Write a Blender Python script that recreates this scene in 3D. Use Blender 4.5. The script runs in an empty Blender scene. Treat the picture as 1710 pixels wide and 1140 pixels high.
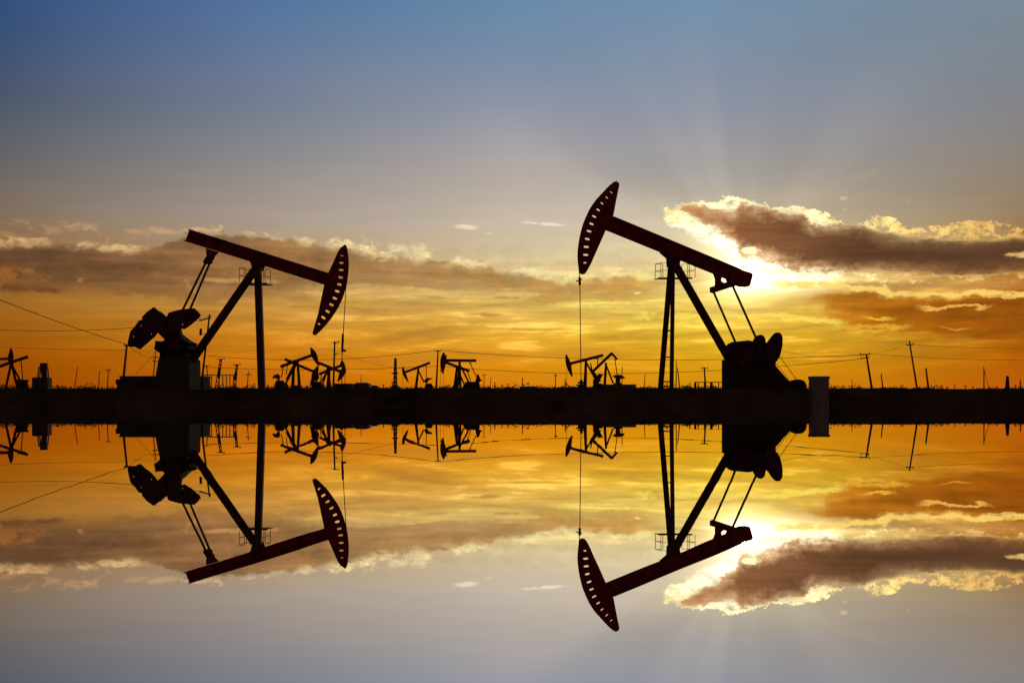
import bpy, bmesh, math, random
from mathutils import Vector, Matrix, noise as mnoise
random.seed(7)
sc = bpy.context.scene
C = sc.collection
F = 2375.0          # focal length in photo pixels (50 mm lens)
CX, HY = 855.0, 677.0
H = 0.04            # camera height above the water
R = math.radians

# ---------------------------------------------------------------- camera
cam = bpy.data.cameras.new('camera'); co = bpy.data.objects.new('camera', cam); C.objects.link(co)
co.location = (0, 0, H); co.rotation_euler = (R(90), 0, 0)
cam.sensor_width = 36; cam.lens = 36 * F / 1710; cam.shift_y = 107 / 1710
cam.clip_start = 0.02; cam.clip_end = 20000
sc.camera = co

def at(px, py, Y):
    return Vector(((px - CX) / F * Y, Y, H + (HY - py) / F * Y))

# ---------------------------------------------------------------- materials
def lin(c):
    return tuple(((v / 255) / 12.92 if v / 255 <= 0.04045 else ((v / 255 + 0.055) / 1.055) ** 2.4) for v in c)

def mat(name, col, rough=0.7, metal=0.0, var=0.35, scale=3.0, bump=0.0, spec=0.3):
    m = bpy.data.materials.new(name); m.use_nodes = True
    nt = m.node_tree; b = nt.nodes['Principled BSDF']
    tc = nt.nodes.new('ShaderNodeTexCoord')
    n = nt.nodes.new('ShaderNodeTexNoise'); n.inputs['Scale'].default_value = scale; n.inputs['Detail'].default_value = 6
    nt.links.new(tc.outputs['Object'], n.inputs['Vector'])
    r = nt.nodes.new('ShaderNodeValToRGB')
    r.color_ramp.elements[0].position = 0.3; r.color_ramp.elements[1].position = 0.7
    r.color_ramp.elements[0].color = tuple(c * (1 - var) for c in col) + (1,)
    r.color_ramp.elements[1].color = tuple(min(1, c * (1 + var)) for c in col) + (1,)
    nt.links.new(n.outputs['Fac'], r.inputs['Fac']); nt.links.new(r.outputs['Color'], b.inputs['Base Color'])
    b.inputs['Roughness'].default_value = rough; b.inputs['Metallic'].default_value = metal
    b.inputs['Specular IOR Level'].default_value = spec
    if bump:
        bp = nt.nodes.new('ShaderNodeBump'); bp.inputs['Strength'].default_value = bump
        nt.links.new(n.outputs['Fac'], bp.inputs['Height']); nt.links.new(bp.outputs['Normal'], b.inputs['Normal'])
    return m

M = dict(
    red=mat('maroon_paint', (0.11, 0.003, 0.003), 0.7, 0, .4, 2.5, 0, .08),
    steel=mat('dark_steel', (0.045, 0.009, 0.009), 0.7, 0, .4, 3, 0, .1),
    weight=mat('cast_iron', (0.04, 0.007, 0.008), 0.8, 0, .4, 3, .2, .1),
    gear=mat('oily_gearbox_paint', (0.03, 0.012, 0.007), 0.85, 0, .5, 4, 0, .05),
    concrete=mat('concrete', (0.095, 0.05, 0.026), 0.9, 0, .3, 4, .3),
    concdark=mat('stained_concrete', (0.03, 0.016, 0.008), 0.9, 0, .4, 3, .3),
    wood=mat('weathered_wood', (0.06, 0.035, 0.025), 0.85, 0, .4, 6),
    wire=mat('wire', (0.03, 0.015, 0.008), 1.0, 0, .2, 2, 0, 0),
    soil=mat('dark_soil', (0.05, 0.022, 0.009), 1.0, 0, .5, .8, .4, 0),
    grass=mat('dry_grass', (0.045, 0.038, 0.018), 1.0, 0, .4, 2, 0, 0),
    shrub=mat('scrub_leaves', (0.035, 0.036, 0.018), 1.0, 0, .4, 1, 0, 0),
    wall=mat('rendered_wall', (0.12, 0.07, 0.055), 0.9, 0, .3, .5),
    roof=mat('metal_roof', (0.06, 0.03, 0.03), 0.7, 0, .3, .5),
    dark=mat('dark_glass', (0.015, 0.015, 0.018), 0.3, 0, .2, 2),
)

def water_mat():
    m = bpy.data.materials.new('still_water'); m.use_nodes = True
    nt = m.node_tree; b = nt.nodes['Principled BSDF']
    b.inputs['Base Color'].default_value = (0.93, 0.92, 0.93, 1)
    b.inputs['Metallic'].default_value = 1.0; b.inputs['Roughness'].default_value = 0.0
    tc = nt.nodes.new('ShaderNodeTexCoord'); mp = nt.nodes.new('ShaderNodeMapping')
    mp.inputs['Scale'].default_value = (0.5, 2.2, 1)
    n = nt.nodes.new('ShaderNodeTexNoise'); n.inputs['Scale'].default_value = 1.2; n.inputs['Detail'].default_value = 3
    bp = nt.nodes.new('ShaderNodeBump'); bp.inputs['Strength'].default_value = 0.02; bp.inputs['Distance'].default_value = 0.004
    nt.links.new(tc.outputs['Object'], mp.inputs['Vector']); nt.links.new(mp.outputs['Vector'], n.inputs['Vector'])
    nt.links.new(n.outputs['Fac'], bp.inputs['Height']); nt.links.new(bp.outputs['Normal'], b.inputs['Normal'])
    return m
M['water'] = water_mat()

# ---------------------------------------------------------------- object helpers
def tag(o, label=None, cat=None, group=None, kind=None):
    if label: o['label'] = label
    if cat: o['category'] = cat
    if group: o['group'] = group
    if kind: o['kind'] = kind
    return o

def thing(name, loc, label, cat, group=None, rz=0.0):
    o = bpy.data.objects.new(name, None); C.objects.link(o)
    o.empty_display_size = .3
    o.location = loc; o.rotation_euler = (0, 0, rz)
    o['_inv'] = 0
    del o['_inv']
    INV[o.name] = (Matrix.Translation(Vector(loc)) @ Matrix.Rotation(rz, 4, 'Z')).inverted()
    return tag(o, label, cat, group)
INV = {}

def rootinv(o):
    while o.parent: o = o.parent
    return INV[o.name]

class MB:
    """collects shapes in world coordinates and links them as ONE mesh object"""
    def __init__(s): s.bm = bmesh.new()
    def tube(s, a, b, r0, r1=None, n=8, cap=True):
        if r1 is None: r1 = r0
        a = Vector(a); b = Vector(b); d = b - a
        if d.length < 1e-6: return s
        q = d.to_track_quat('Z', 'Y')
        ra, rb = [], []
        for i in range(n):
            t = 2 * math.pi * i / n; v = Vector((math.cos(t), math.sin(t), 0))
            ra.append(s.bm.verts.new(a + q @ (v * r0))); rb.append(s.bm.verts.new(b + q @ (v * r1)))
        for i in range(n):
            j = (i + 1) % n; s.bm.faces.new((ra[i], ra[j], rb[j], rb[i]))
        if cap:
            s.bm.faces.new(ra[::-1]); s.bm.faces.new(rb)
        return s
    def path(s, pts, r, n=6):
        pts = [Vector(p) for p in pts]; rings = []
        for k, p in enumerate(pts):
            d = (pts[min(k + 1, len(pts) - 1)] - pts[max(k - 1, 0)])
            q = d.to_track_quat('Z', 'Y')
            rings.append([s.bm.verts.new(p + q @ Vector((math.cos(2 * math.pi * i / n) * r, math.sin(2 * math.pi * i / n) * r, 0))) for i in range(n)])
        for a, b in zip(rings, rings[1:]):
            for i in range(n):
                j = (i + 1) % n; s.bm.faces.new((a[i], a[j], b[j], b[i]))
        s.bm.faces.new(rings[0][::-1]); s.bm.faces.new(rings[-1])
        return s
    def box(s, c, size, rz=0.0, bev=0.0):
        m = Matrix.Translation(Vector(c)) @ Matrix.Rotation(rz, 4, 'Z') @ Matrix.Diagonal((size[0], size[1], size[2], 1))
        r = bmesh.ops.create_cube(s.bm, size=1, matrix=m)
        if bev:
            es = set(e for v in r['verts'] for e in v.link_edges)
            bmesh.ops.bevel(s.bm, geom=list(es), offset=bev, segments=2, affect='EDGES')
        return s
    def beam(s, a, b, w, h, side):
        """rectangular bar from a to b, w along 'side' vector, h across"""
        a = Vector(a); b = Vector(b); d = (b - a).normalized(); side = Vector(side)
        side = (side - d * side.dot(d)).normalized(); up = d.cross(side)
        vs = [[s.bm.verts.new(p + side * (w / 2 * i) + up * (h / 2 * j)) for i, j in ((-1, -1), (1, -1), (1, 1), (-1, 1))] for p in (a, b)]
        for i in range(4):
            j = (i + 1) % 4; s.bm.faces.new((vs[0][i], vs[0][j], vs[1][j], vs[1][i]))
        s.bm.faces.new(vs[0][::-1]); s.bm.faces.new(vs[1])
        return s
    def plate(s, outline, vec, holes=()):
        """outline and holes: 3D points in one plane, extruded by vec (centred)"""
        vec = Vector(vec); es = []
        for loop in [outline] + list(holes):
            vs = [s.bm.verts.new(Vector(p) - vec / 2) for p in loop]
            es += [s.bm.edges.new((vs[i], vs[(i + 1) % len(vs)])) for i in range(len(vs))]
        r = bmesh.ops.triangle_fill(s.bm, edges=es, use_beauty=True)
        fs = [g for g in r['geom'] if isinstance(g, bmesh.types.BMFace)]
        e = bmesh.ops.extrude_face_region(s.bm, geom=fs)
        bmesh.ops.translate(s.bm, verts=[g for g in e['geom'] if isinstance(g, bmesh.types.BMVert)], vec=vec)
        return s
    def build(s, name, m, parent=None, loc=None):
        bmesh.ops.recalc_face_normals(s.bm, faces=s.bm.faces[:])
        if parent is not None: s.bm.transform(rootinv(parent))
        elif loc is not None: s.bm.transform(Matrix.Translation(-Vector(loc)))
        me = bpy.data.meshes.new(name); s.bm.to_mesh(me); s.bm.free()
        me.materials.append(m if not isinstance(m, str) else M[m])
        o = bpy.data.objects.new(name, me); C.objects.link(o)
        if parent is not None: o.parent = parent
        elif loc is not None: o.location = loc
        return o

# ---------------------------------------------------------------- ground and water
SLOPE = 27 / F
def gz(x, y):
    """ground height"""
    if y < 56.5:
        t = max(0.0, min(1.0, (y - 54.3) / 2.0)); t = t * t * (3 - 2 * t)
        z = -0.5 + (0.5 + H + SLOPE * 56) * t
    else:
        z = H + SLOPE * min(y, 300) + max(0, min(y, 900) - 300) * 0.004
    if y > 54:
        z += mnoise.noise(Vector((x * .07, y * .03, 0))) * .35 * max(0, min(1, (y - 70) / 200)) + mnoise.noise(Vector((x * .35, y * .3, 3))) * .05 + mnoise.noise(Vector((x * 1.4, y * .9, 5))) * .018
    return z

def make_ground():
    ys = [-400, -50, 20, 45, 52] + [53.5 + .25 * i for i in range(16)] + [58 + 2 * i for i in range(30)] + [120 + 6 * i for i in range(34)] + [340, 400, 500, 700, 900, 1500, 3000, 9000]
    xs = [-9000, -3000, -1200, -600, -300, -200] + [-150 + .75 * i for i in range(401)] + [200, 300, 600, 1200, 3000, 9000]
    bm = bmesh.new(); g = [[bm.verts.new((x, y, gz(x, y))) for x in xs] for y in ys]
    for j in range(len(ys) - 1):
        for i in range(len(xs) - 1):
            bm.faces.new((g[j][i], g[j][i + 1], g[j + 1][i + 1], g[j + 1][i]))
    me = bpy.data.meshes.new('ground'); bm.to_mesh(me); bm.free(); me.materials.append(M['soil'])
    o = bpy.data.objects.new('ground', me); C.objects.link(o); tag(o, kind='structure')
make_ground()
bm = bmesh.new()
vs = [bm.verts.new(p) for p in ((-9000, -400, 0), (9000, -400, 0), (9000, 58, 0), (-9000, 58, 0))]; bm.faces.new(vs)
me = bpy.data.meshes.new('water'); bm.to_mesh(me); bm.free(); me.materials.append(M['water'])
wo = bpy.data.objects.new('water', me); C.objects.link(wo); tag(wo, kind='structure')

# grass on the bank
def make_grass():
    bm = bmesh.new()
    def blade(x, y, h, w):
        z = gz(x, y) - .02; a = random.uniform(0, math.pi); dx, dy = math.cos(a) * w, math.sin(a) * w
        lx = random.gauss(0, .25) * h; ly = random.gauss(0, .25) * h
        v = [bm.verts.new(p) for p in ((x - dx, y - dy, z), (x + dx, y + dy, z), (x + lx + dx * .4, y + ly, z + h * .6), (x + lx * 1.6, y + ly * 1.6, z + h))]
        bm.faces.new((v[0], v[1], v[2])); bm.faces.new((v[0], v[2], v[3]))
    for k in range(2600):
        x = random.uniform(-30, 30); y = 55.3 + random.random() ** 1.5 * 9
        d = mnoise.noise(Vector((x * .35, y * .2, 9)))
        if d < -.15: continue
        for q in range(4):
            blade(x + random.gauss(0, .06), y + random.gauss(0, .06), random.uniform(.03, .08) * (.7 + 2.2 * max(0, d)), .007)
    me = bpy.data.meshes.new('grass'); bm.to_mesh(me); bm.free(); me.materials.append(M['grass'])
    o = bpy.data.objects.new('grass', me); C.objects.link(o)
    tag(o, 'short dry grass covering the dark bank above the water', 'grass', kind='stuff')
make_grass()

def make_scrub():
    bm = bmesh.new()
    def leafclump(cx, cy, rx, rz, n):
        for q in range(n):
            a = random.uniform(0, 2 * math.pi); rr = random.random() ** .5
            x = cx + math.cos(a) * rr * rx; y = cy + math.sin(a) * rr * rx
            z = gz(x, y) + random.random() * rz * (1 - rr * rr) ** .5
            s_ = random.uniform(.08, .2)
            d = [Vector((random.gauss(0, 1), random.gauss(0, 1), random.gauss(0, 1))).normalized() * s_ for _ in range(3)]
            v = [bm.verts.new(Vector((x, y, z)) + e) for e in d]; bm.faces.new(v)
    for k in range(520):
        y = random.uniform(150, 290); px = random.uniform(-40, 1750)
        if 1390 < px and random.random() < .55: continue
        x = (px - CX) / F * y
        leafclump(x, y, random.uniform(.5, 1.8), random.choice((.18, .25, .35, .5, .7)), 55)
    me = bpy.data.meshes.new('scrub'); bm.to_mesh(me); bm.free(); me.materials.append(M['shrub'])
    o = bpy.data.objects.new('scrub', me); C.objects.link(o)
    tag(o, 'low dark scrub along the skyline of the oil field', 'scrub', kind='stuff')
make_scrub()

# ---------------------------------------------------------------- the big pumps
class Frame:
    """a thing's upright plane: pixel + offset across -> world point on the real machine"""
    def __init__(s, px, Y, phi, z=None):
        s.B = Vector(((px - CX) / F * Y, Y, 0)); s.B.z = gz(s.B.x, s.B.y) if z is None else z
        s.phi = R(phi); s.d = Vector((math.cos(s.phi), math.sin(s.phi), 0)); s.n = Vector((-math.sin(s.phi), math.cos(s.phi), 0))
    def p(s, px, py, v=0.0):
        k = (px - CX) / F; c, sn = s.d.x, s.d.y
        u = (k * (s.B.y + v * c) - s.B.x + v * sn) / (c - k * sn)
        w = s.B + s.d * u + s.n * v
        w.z = H + (HY - py) / F * w.y
        return w
    def foot(s, px, v=0.0, sink=.15):
        w = s.p(px, HY, v); w.z = gz(w.x, w.y) - sink; return w
    def poly(s, pts, v=0.0): return [s.p(x, y, v) for x, y in pts]

def slot(f, cx, cy, a, b, ang, v):
    """rounded slot of half-length a and half-height b, in px"""
    o = []
    for i in range(10):
        t = 2 * math.pi * i / 10
        x, y = a * math.cos(t), b * math.sin(t)
        x = max(-a * .85, min(a * .85, x)); y = max(-b * .85, min(b * .85, y))
        o.append((cx + x * math.cos(ang) - y * math.sin(ang), cy + x * math.sin(ang) + y * math.cos(ang)))
    return f.poly(o, v)

def offset_in(line, d):
    """shift an open px polyline sideways by d px"""
    out = []
    for i, (x, y) in enumerate(line):
        x0, y0 = line[max(0, i - 1)]; x1, y1 = line[min(len(line) - 1, i + 1)]
        tx, ty = x1 - x0, y1 - y0; l = math.hypot(tx, ty)
        out.append((x - ty / l * d, y + tx / l * d))
    return out

def horsehead(f, arc, inner, slots, hw, sgn, parent):
    m = MB()
    for v in (-hw, hw):
        holes = [slot(f, x, y, a, b, ang, v) for x, y, a, b, ang in slots]
        m.plate(f.poly(arc + inner, v), f.n * .025, holes)
    # curved wireline track and the back plate closing the box
    a2 = offset_in(arc, 1.6 * sgn)
    m.plate(f.poly(arc + a2[::-1], 0), f.n * (2 * hw - .026))
    i2 = offset_in(inner, 1.2 * sgn)
    m.plate(f.poly(inner + i2[::-1], 0), f.n * (2 * hw - .026))
    # rubbing strips proud of the track
    for v in (-hw * .55, hw * .55):
        o2 = offset_in(arc, -.5 * sgn)
        m.plate(f.poly(arc + o2[::-1], v), f.n * .03)
    return m.build('horsehead', 'red', parent)

def ibeam(f, top, bot, w, parent, stiff):
    """top, bot: px end points of the top and bottom edges"""
    m = MB(); (t0, t1), (b0, b1) = top, bot
    def ip(a, b, t): return (a[0] + (b[0] - a[0]) * t, a[1] + (b[1] - a[1]) * t)
    fl = .09
    m.plate(f.poly([t0, t1, ip(t1, b1, fl), ip(t0, b0, fl)]), f.n * w)
    m.plate(f.poly([ip(b0, t0, fl), ip(b1, t1, fl), b1, b0]), f.n * w)
    m.plate(f.poly([ip(t0, b0, fl), ip(t1, b1, fl), ip(b1, t1, fl), ip(b0, t0, fl)]), f.n * .05)
    for k in stiff:
        a, b = ip(t0, t1, k), ip(b0, b1, k)
        dx, dy = (t1[0] - t0[0]), (t1[1] - t0[1]); l = math.hypot(dx, dy); dx, dy = dx / l * .5, dy / l * .5
        a_, b_ = ip(a, b, fl), ip(b, a, fl)
        m.plate(f.poly([(a_[0] - dx, a_[1] - dy), (a_[0] + dx, a_[1] + dy), (b_[0] + dx, b_[1] + dy), (b_[0] - dx, b_[1] - dy)]), f.n * (w * .92))
    return m.build('walking_beam', 'red', parent)

def platform(f, x0, x1, yf, yt, v0, v1, parent):
    """service platform: floor between px x0..x1 at yf, rails up to yt"""
    fl = MB()
    a = f.p(x0, yf, 0); b = f.p(x1, yf, 0)
    for v in (v0, v1): fl.beam(f.p(x0, yf, v), f.p(x1, yf, v), .04, .07, f.n)
    n = 14
    for i in range(n):
        t = (i + .5) / n; x = x0 + (x1 - x0) * t
        fl.beam(f.p(x, yf, v0) , f.p(x, yf, v0) + f.n * (v1 - v0), .03, .02, (0, 0, 1))
    p = fl.build('service_platform', 'steel', parent)
    hh = (yf - yt) / F * f.B.y
    up = Vector((0, 0, 1))
    xs = (x0, x0 + (x1 - x0) * .2, x0 + (x1 - x0) * .8, x1)
    base0 = [f.p(x0, yf, 0) + f.n * v for v in (v0, v1)]; base1 = [f.p(x1, yf, 0) + f.n * v for v in (v0, v1)]
    def cornerpt(t, v): return a.lerp(b, t) + f.n * v
    for e, i in ((0, .22), (1, .78)):
        r = MB(); rr = .011
        for t in (e, i):
            for v in (v0, v1): r.tube(cornerpt(t, v), cornerpt(t, v) + up * hh, .013, n=6)
        for z in (hh, hh * .5):
            for v in (v0, v1): r.tube(cornerpt(e, v) + up * z, cornerpt(i, v) + up * z, rr, n=6)
            r.tube(cornerpt(e, v0) + up * z, cornerpt(e, v1) + up * z, rr, n=6)
        r.build('railing', 'steel', p)
    return p

def pump_left():
    f = Frame(400, 63, -7)
    t = thing('pump_jack', f.B, 'large dark red oil pump jack on the left, horsehead tipped down to the right', 'pump jack', 'large pump jacks at the water', f.phi)
    n = f.n
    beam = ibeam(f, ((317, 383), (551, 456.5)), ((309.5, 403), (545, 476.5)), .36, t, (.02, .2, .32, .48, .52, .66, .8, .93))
    arc = [(574, 410.2), (577, 409), (579, 414), (580.4, 422), (581.2, 430), (581.8, 440), (581.4, 450), (580.4, 460), (579, 470), (576.8, 480), (573.7, 491), (569.5, 502), (564.5, 512.5), (558, 523), (551, 533), (543.5, 542.5), (535.5, 551), (531, 555.5), (526.3, 559.5)]
    inner = [(523.5, 559), (522.6, 556.3), (527, 541), (531.6, 526), (537, 501), (542, 477), (550, 454), (558, 437), (565, 421), (570.5, 412.5)]
    sl = [(405, 155, .55, .5), (400, 222, .9, .8), (398, 290, 1, .9), (392, 360, 1, 1), (380, 427, 1, 1), (360, 492, 1, 1), (337, 558, 1, 1), (305, 620, 1, 1), (268, 683, 1, 1), (228, 742, 1, 1), (187, 803, .6, .7)]
    slots = []
    for i, (x, y, s1, s2) in enumerate(sl):
        slots.append((500 + x / 5.7, 400 + y / 5.7, 4.6 * s1, 1.9 * s2 + .2, R(-2 + i * 3.8)))
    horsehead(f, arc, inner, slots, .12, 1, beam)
    # trunnion/saddle under beam
    m = MB(); m.plate(f.poly([(416, 431), (444, 441), (439, 446), (437, 452), (424, 452), (421.5, 442)]), n * .44)
    m.tube(f.p(430, 444, -.34), f.p(430, 444, .34), .11, n=16); m.build('saddle_bearing', 'steel', t)
    # front legs, converging at the apex
    for v in (-.95, .95):
        m = MB(); m.beam(f.p(430.5, 448, v * .16), f.foot(437.5 , v), .2, .3, n); m.build('leg', 'steel', t)
    for k in range(9):
        m = MB()
        y = 475 + k * 20; s_ = (y - 448) / 205
        m.beam(f.p(430.5 + 5.5 * s_, y, -.95 * (.16 + .84 * s_)), f.p(430.5 + 5.5 * s_, y, .95 * (.16 + .84 * s_)), .05, .05, (0, 0, 1))
        m.build('ladder_rung', 'steel', t)
    m = MB()
    m.beam(f.p(425, 451, 0), f.p(318, 606, 0), .34, .28, n)
    m.build('rear_brace', 'steel', t)
    platform(f, 405.5, 446, 473.5, 449, -.5, .5, t)
    # tail bearing and equalizer
    m = MB(); m.plate(f.poly([(346, 415), (364, 420.6), (357.5, 427), (355.5, 434), (348, 434), (346, 424)]), n * .3); m.build('tail_bearing', 'red', t)
    m = MB(); m.beam(f.p(347.5, 434, -1.15), f.p(347.5, 434, 1.15), .3, .22, (0, 0, 1))
    for v in (-1.15, 1.15): m.tube(f.p(347.5, 435, v - .09), f.p(347.5, 435, v + .09), .17, n=14)
    m.build('equalizer', 'steel', t)
    # pitman arms : near one to the left
    for v in (-1.15, 1.15):
        dx = 3.6 if v > 0 else -3.6
        m = MB(); m.tube(f.p(347.3 + dx, 438, v), f.p(308 + dx * 1.7, 524, v), .05, n=10)
        m.tube(f.p(347.3 + dx, 437, v - .08), f.p(347.3 + dx, 437, v + .08), .12, n=12)
        m.tube(f.p(308 + dx * 1.7, 524, v - .1), f.p(308 + dx * 1.7, 524, v + .1), .13, n=12)
        m.build('pitman_arm', 'steel', t)
    # cranks with their butterfly counterweights
    L1 = [(257, 513), (262.5, 518), (267, 520), (275, 527), (283, 531), (281, 560), (275, 566), (262, 553.5), (256.5, 561), (243, 573), (231.8, 582.4), (226, 578.5), (215, 578.5), (214, 572), (218.6, 553), (226, 545), (232.6, 535.5), (238, 534), (238.3, 529), (246, 521)]
    L2 = [(281, 524), (284, 521.5), (300.6, 517), (311, 515.8), (324, 514.6), (329, 519), (333.8, 525), (331, 530), (318, 541), (307, 548.9), (300, 548), (297, 556), (284, 560), (275, 545)]
    for v in (-.92, .92):
        s_ = MB(); off = 1.8 if v > 0 else -.8
        s_.plate(f.poly([(272 + off, 533), (296 + off, 530), (303 + off, 560), (298 + off, 585), (281 + off, 585), (275 + off, 562)], v), n * .14)
        s_.tube(f.p(292, 575, v - .14), f.p(292, 575, v + .14), .25, n=18)
        cr = s_.build('crank', 'weight', t)
        hA = [(235.5, 544), (223, 562), (253, 557.5)]; hB = [(305, 541.6)]
        o1 = 0 if v < 0 else 1.0
        vv = v + (.15 if v > 0 else -.15)
        for L, hs in ((L1, hA), (L2, hB)):
            holes = [slot(f, hx, hy, 1.9, 1.7, 0, vv) for hx, hy in hs]
            MB().plate(f.poly([(x + o1 * (1 if L is L2 else 1.5), y + o1 * .6) for x, y in L] if v > 0 else L, vv), n * .15,
                       holes).build('counterweight', 'weight', cr)
    # gearbox
    g = [(266.3, 569.5), (272, 571.5), (279, 570), (285, 566), (300, 558), (306, 563), (313, 568.5), (324, 573.5), (321.5, 577), (322.5, 583), (318.5, 590), (319, 596), (274, 596), (273.7, 590), (264, 583.3), (266, 576)]
    m = MB(); m.plate(f.poly(g), n * 1.05)
    for x in (270, 281, 313, 318.5): m.tube(f.p(x, 585, -.56), f.p(x, 585, .56), .05, n=8)
    m.plate(f.poly([(269, 582), (322, 582), (322, 585), (269, 585)]), n * 1.2)
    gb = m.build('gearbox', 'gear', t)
    m = MB(); m.tube(f.p(292, 575, -.82), f.p(292, 575, .82), .12, n=16); m.build('crank_shaft', 'steel', gb)
    b0 = f.foot(300).z
    m = MB(); yb = 662
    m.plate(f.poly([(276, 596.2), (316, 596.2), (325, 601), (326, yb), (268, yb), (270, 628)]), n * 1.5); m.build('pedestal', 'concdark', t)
    # front seat for the leg feet and skid rails
    m = MB()
    for v in (-.8, .8): m.beam(f.p(262, 655, v), f.p(452, 655, v), .18, .22, n)
    m.beam(f.p(437, 651, -1.1), f.p(437, 651, 1.1), .3, .2, (0, 0, 1)); m.build('skid', 'steel', t)
    # wirelines
    m = MB()
    for v in (-.1, .1): m.path([f.p(581.6, 446, v), f.p(580, 463, v), f.p(577.6, 482, v), f.p(572.6, 568, v)], .018)
    m.build('bridle', 'steel', t)
    m = MB(); m.beam(f.p(572.6, 568, -.18), f.p(572.6, 568, .18), .1, .1, (0, 0, 1)); m.tube(f.p(572.6, 557, 0), f.p(571.5, 588, 0), .05, n=8)
    m.beam(f.p(571.5, 584, 0), f.p(577.5, 586, 0), .05, .1, n)
    m.build('carrier_bar', 'red', t)
    m = MB(); m.tube(f.p(571.5, 588, 0), f.foot(570.5, 0), .02, n=6); m.build('polished_rod', 'steel', t)
    return f

def wellhead(f, px, ytop, label):
    b = f.foot(px, 0, 0)
    t = thing('wellhead', b, label, 'wellhead', 'wellheads under the pump rods')
    m = MB(); m.tube(b - Vector((0, 0, .1)), b + Vector((0, 0, .18)), .16, n=16); m.tube(b + Vector((0, 0, .18)), b + Vector((0, 0, .22)), .24, n=16); m.build('casing_flange', 'steel', t)
    top = f.p(px, ytop, 0)
    m = MB(); m.tube(b + Vector((0, 0, .22)), top, .075, .06, n=12); m.build('stuffing_box', 'steel', t)
    m = MB(); z = b.lerp(top, .7); m.tube(z - f.d * .16, z + f.d * .16, .04, n=8); m.tube(z + f.d * .16 - Vector((0, 0, .1)), z + f.d * .16 + Vector((0, 0, .1)), .02, n=6)
    m.build('valve', 'steel', t)

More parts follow.
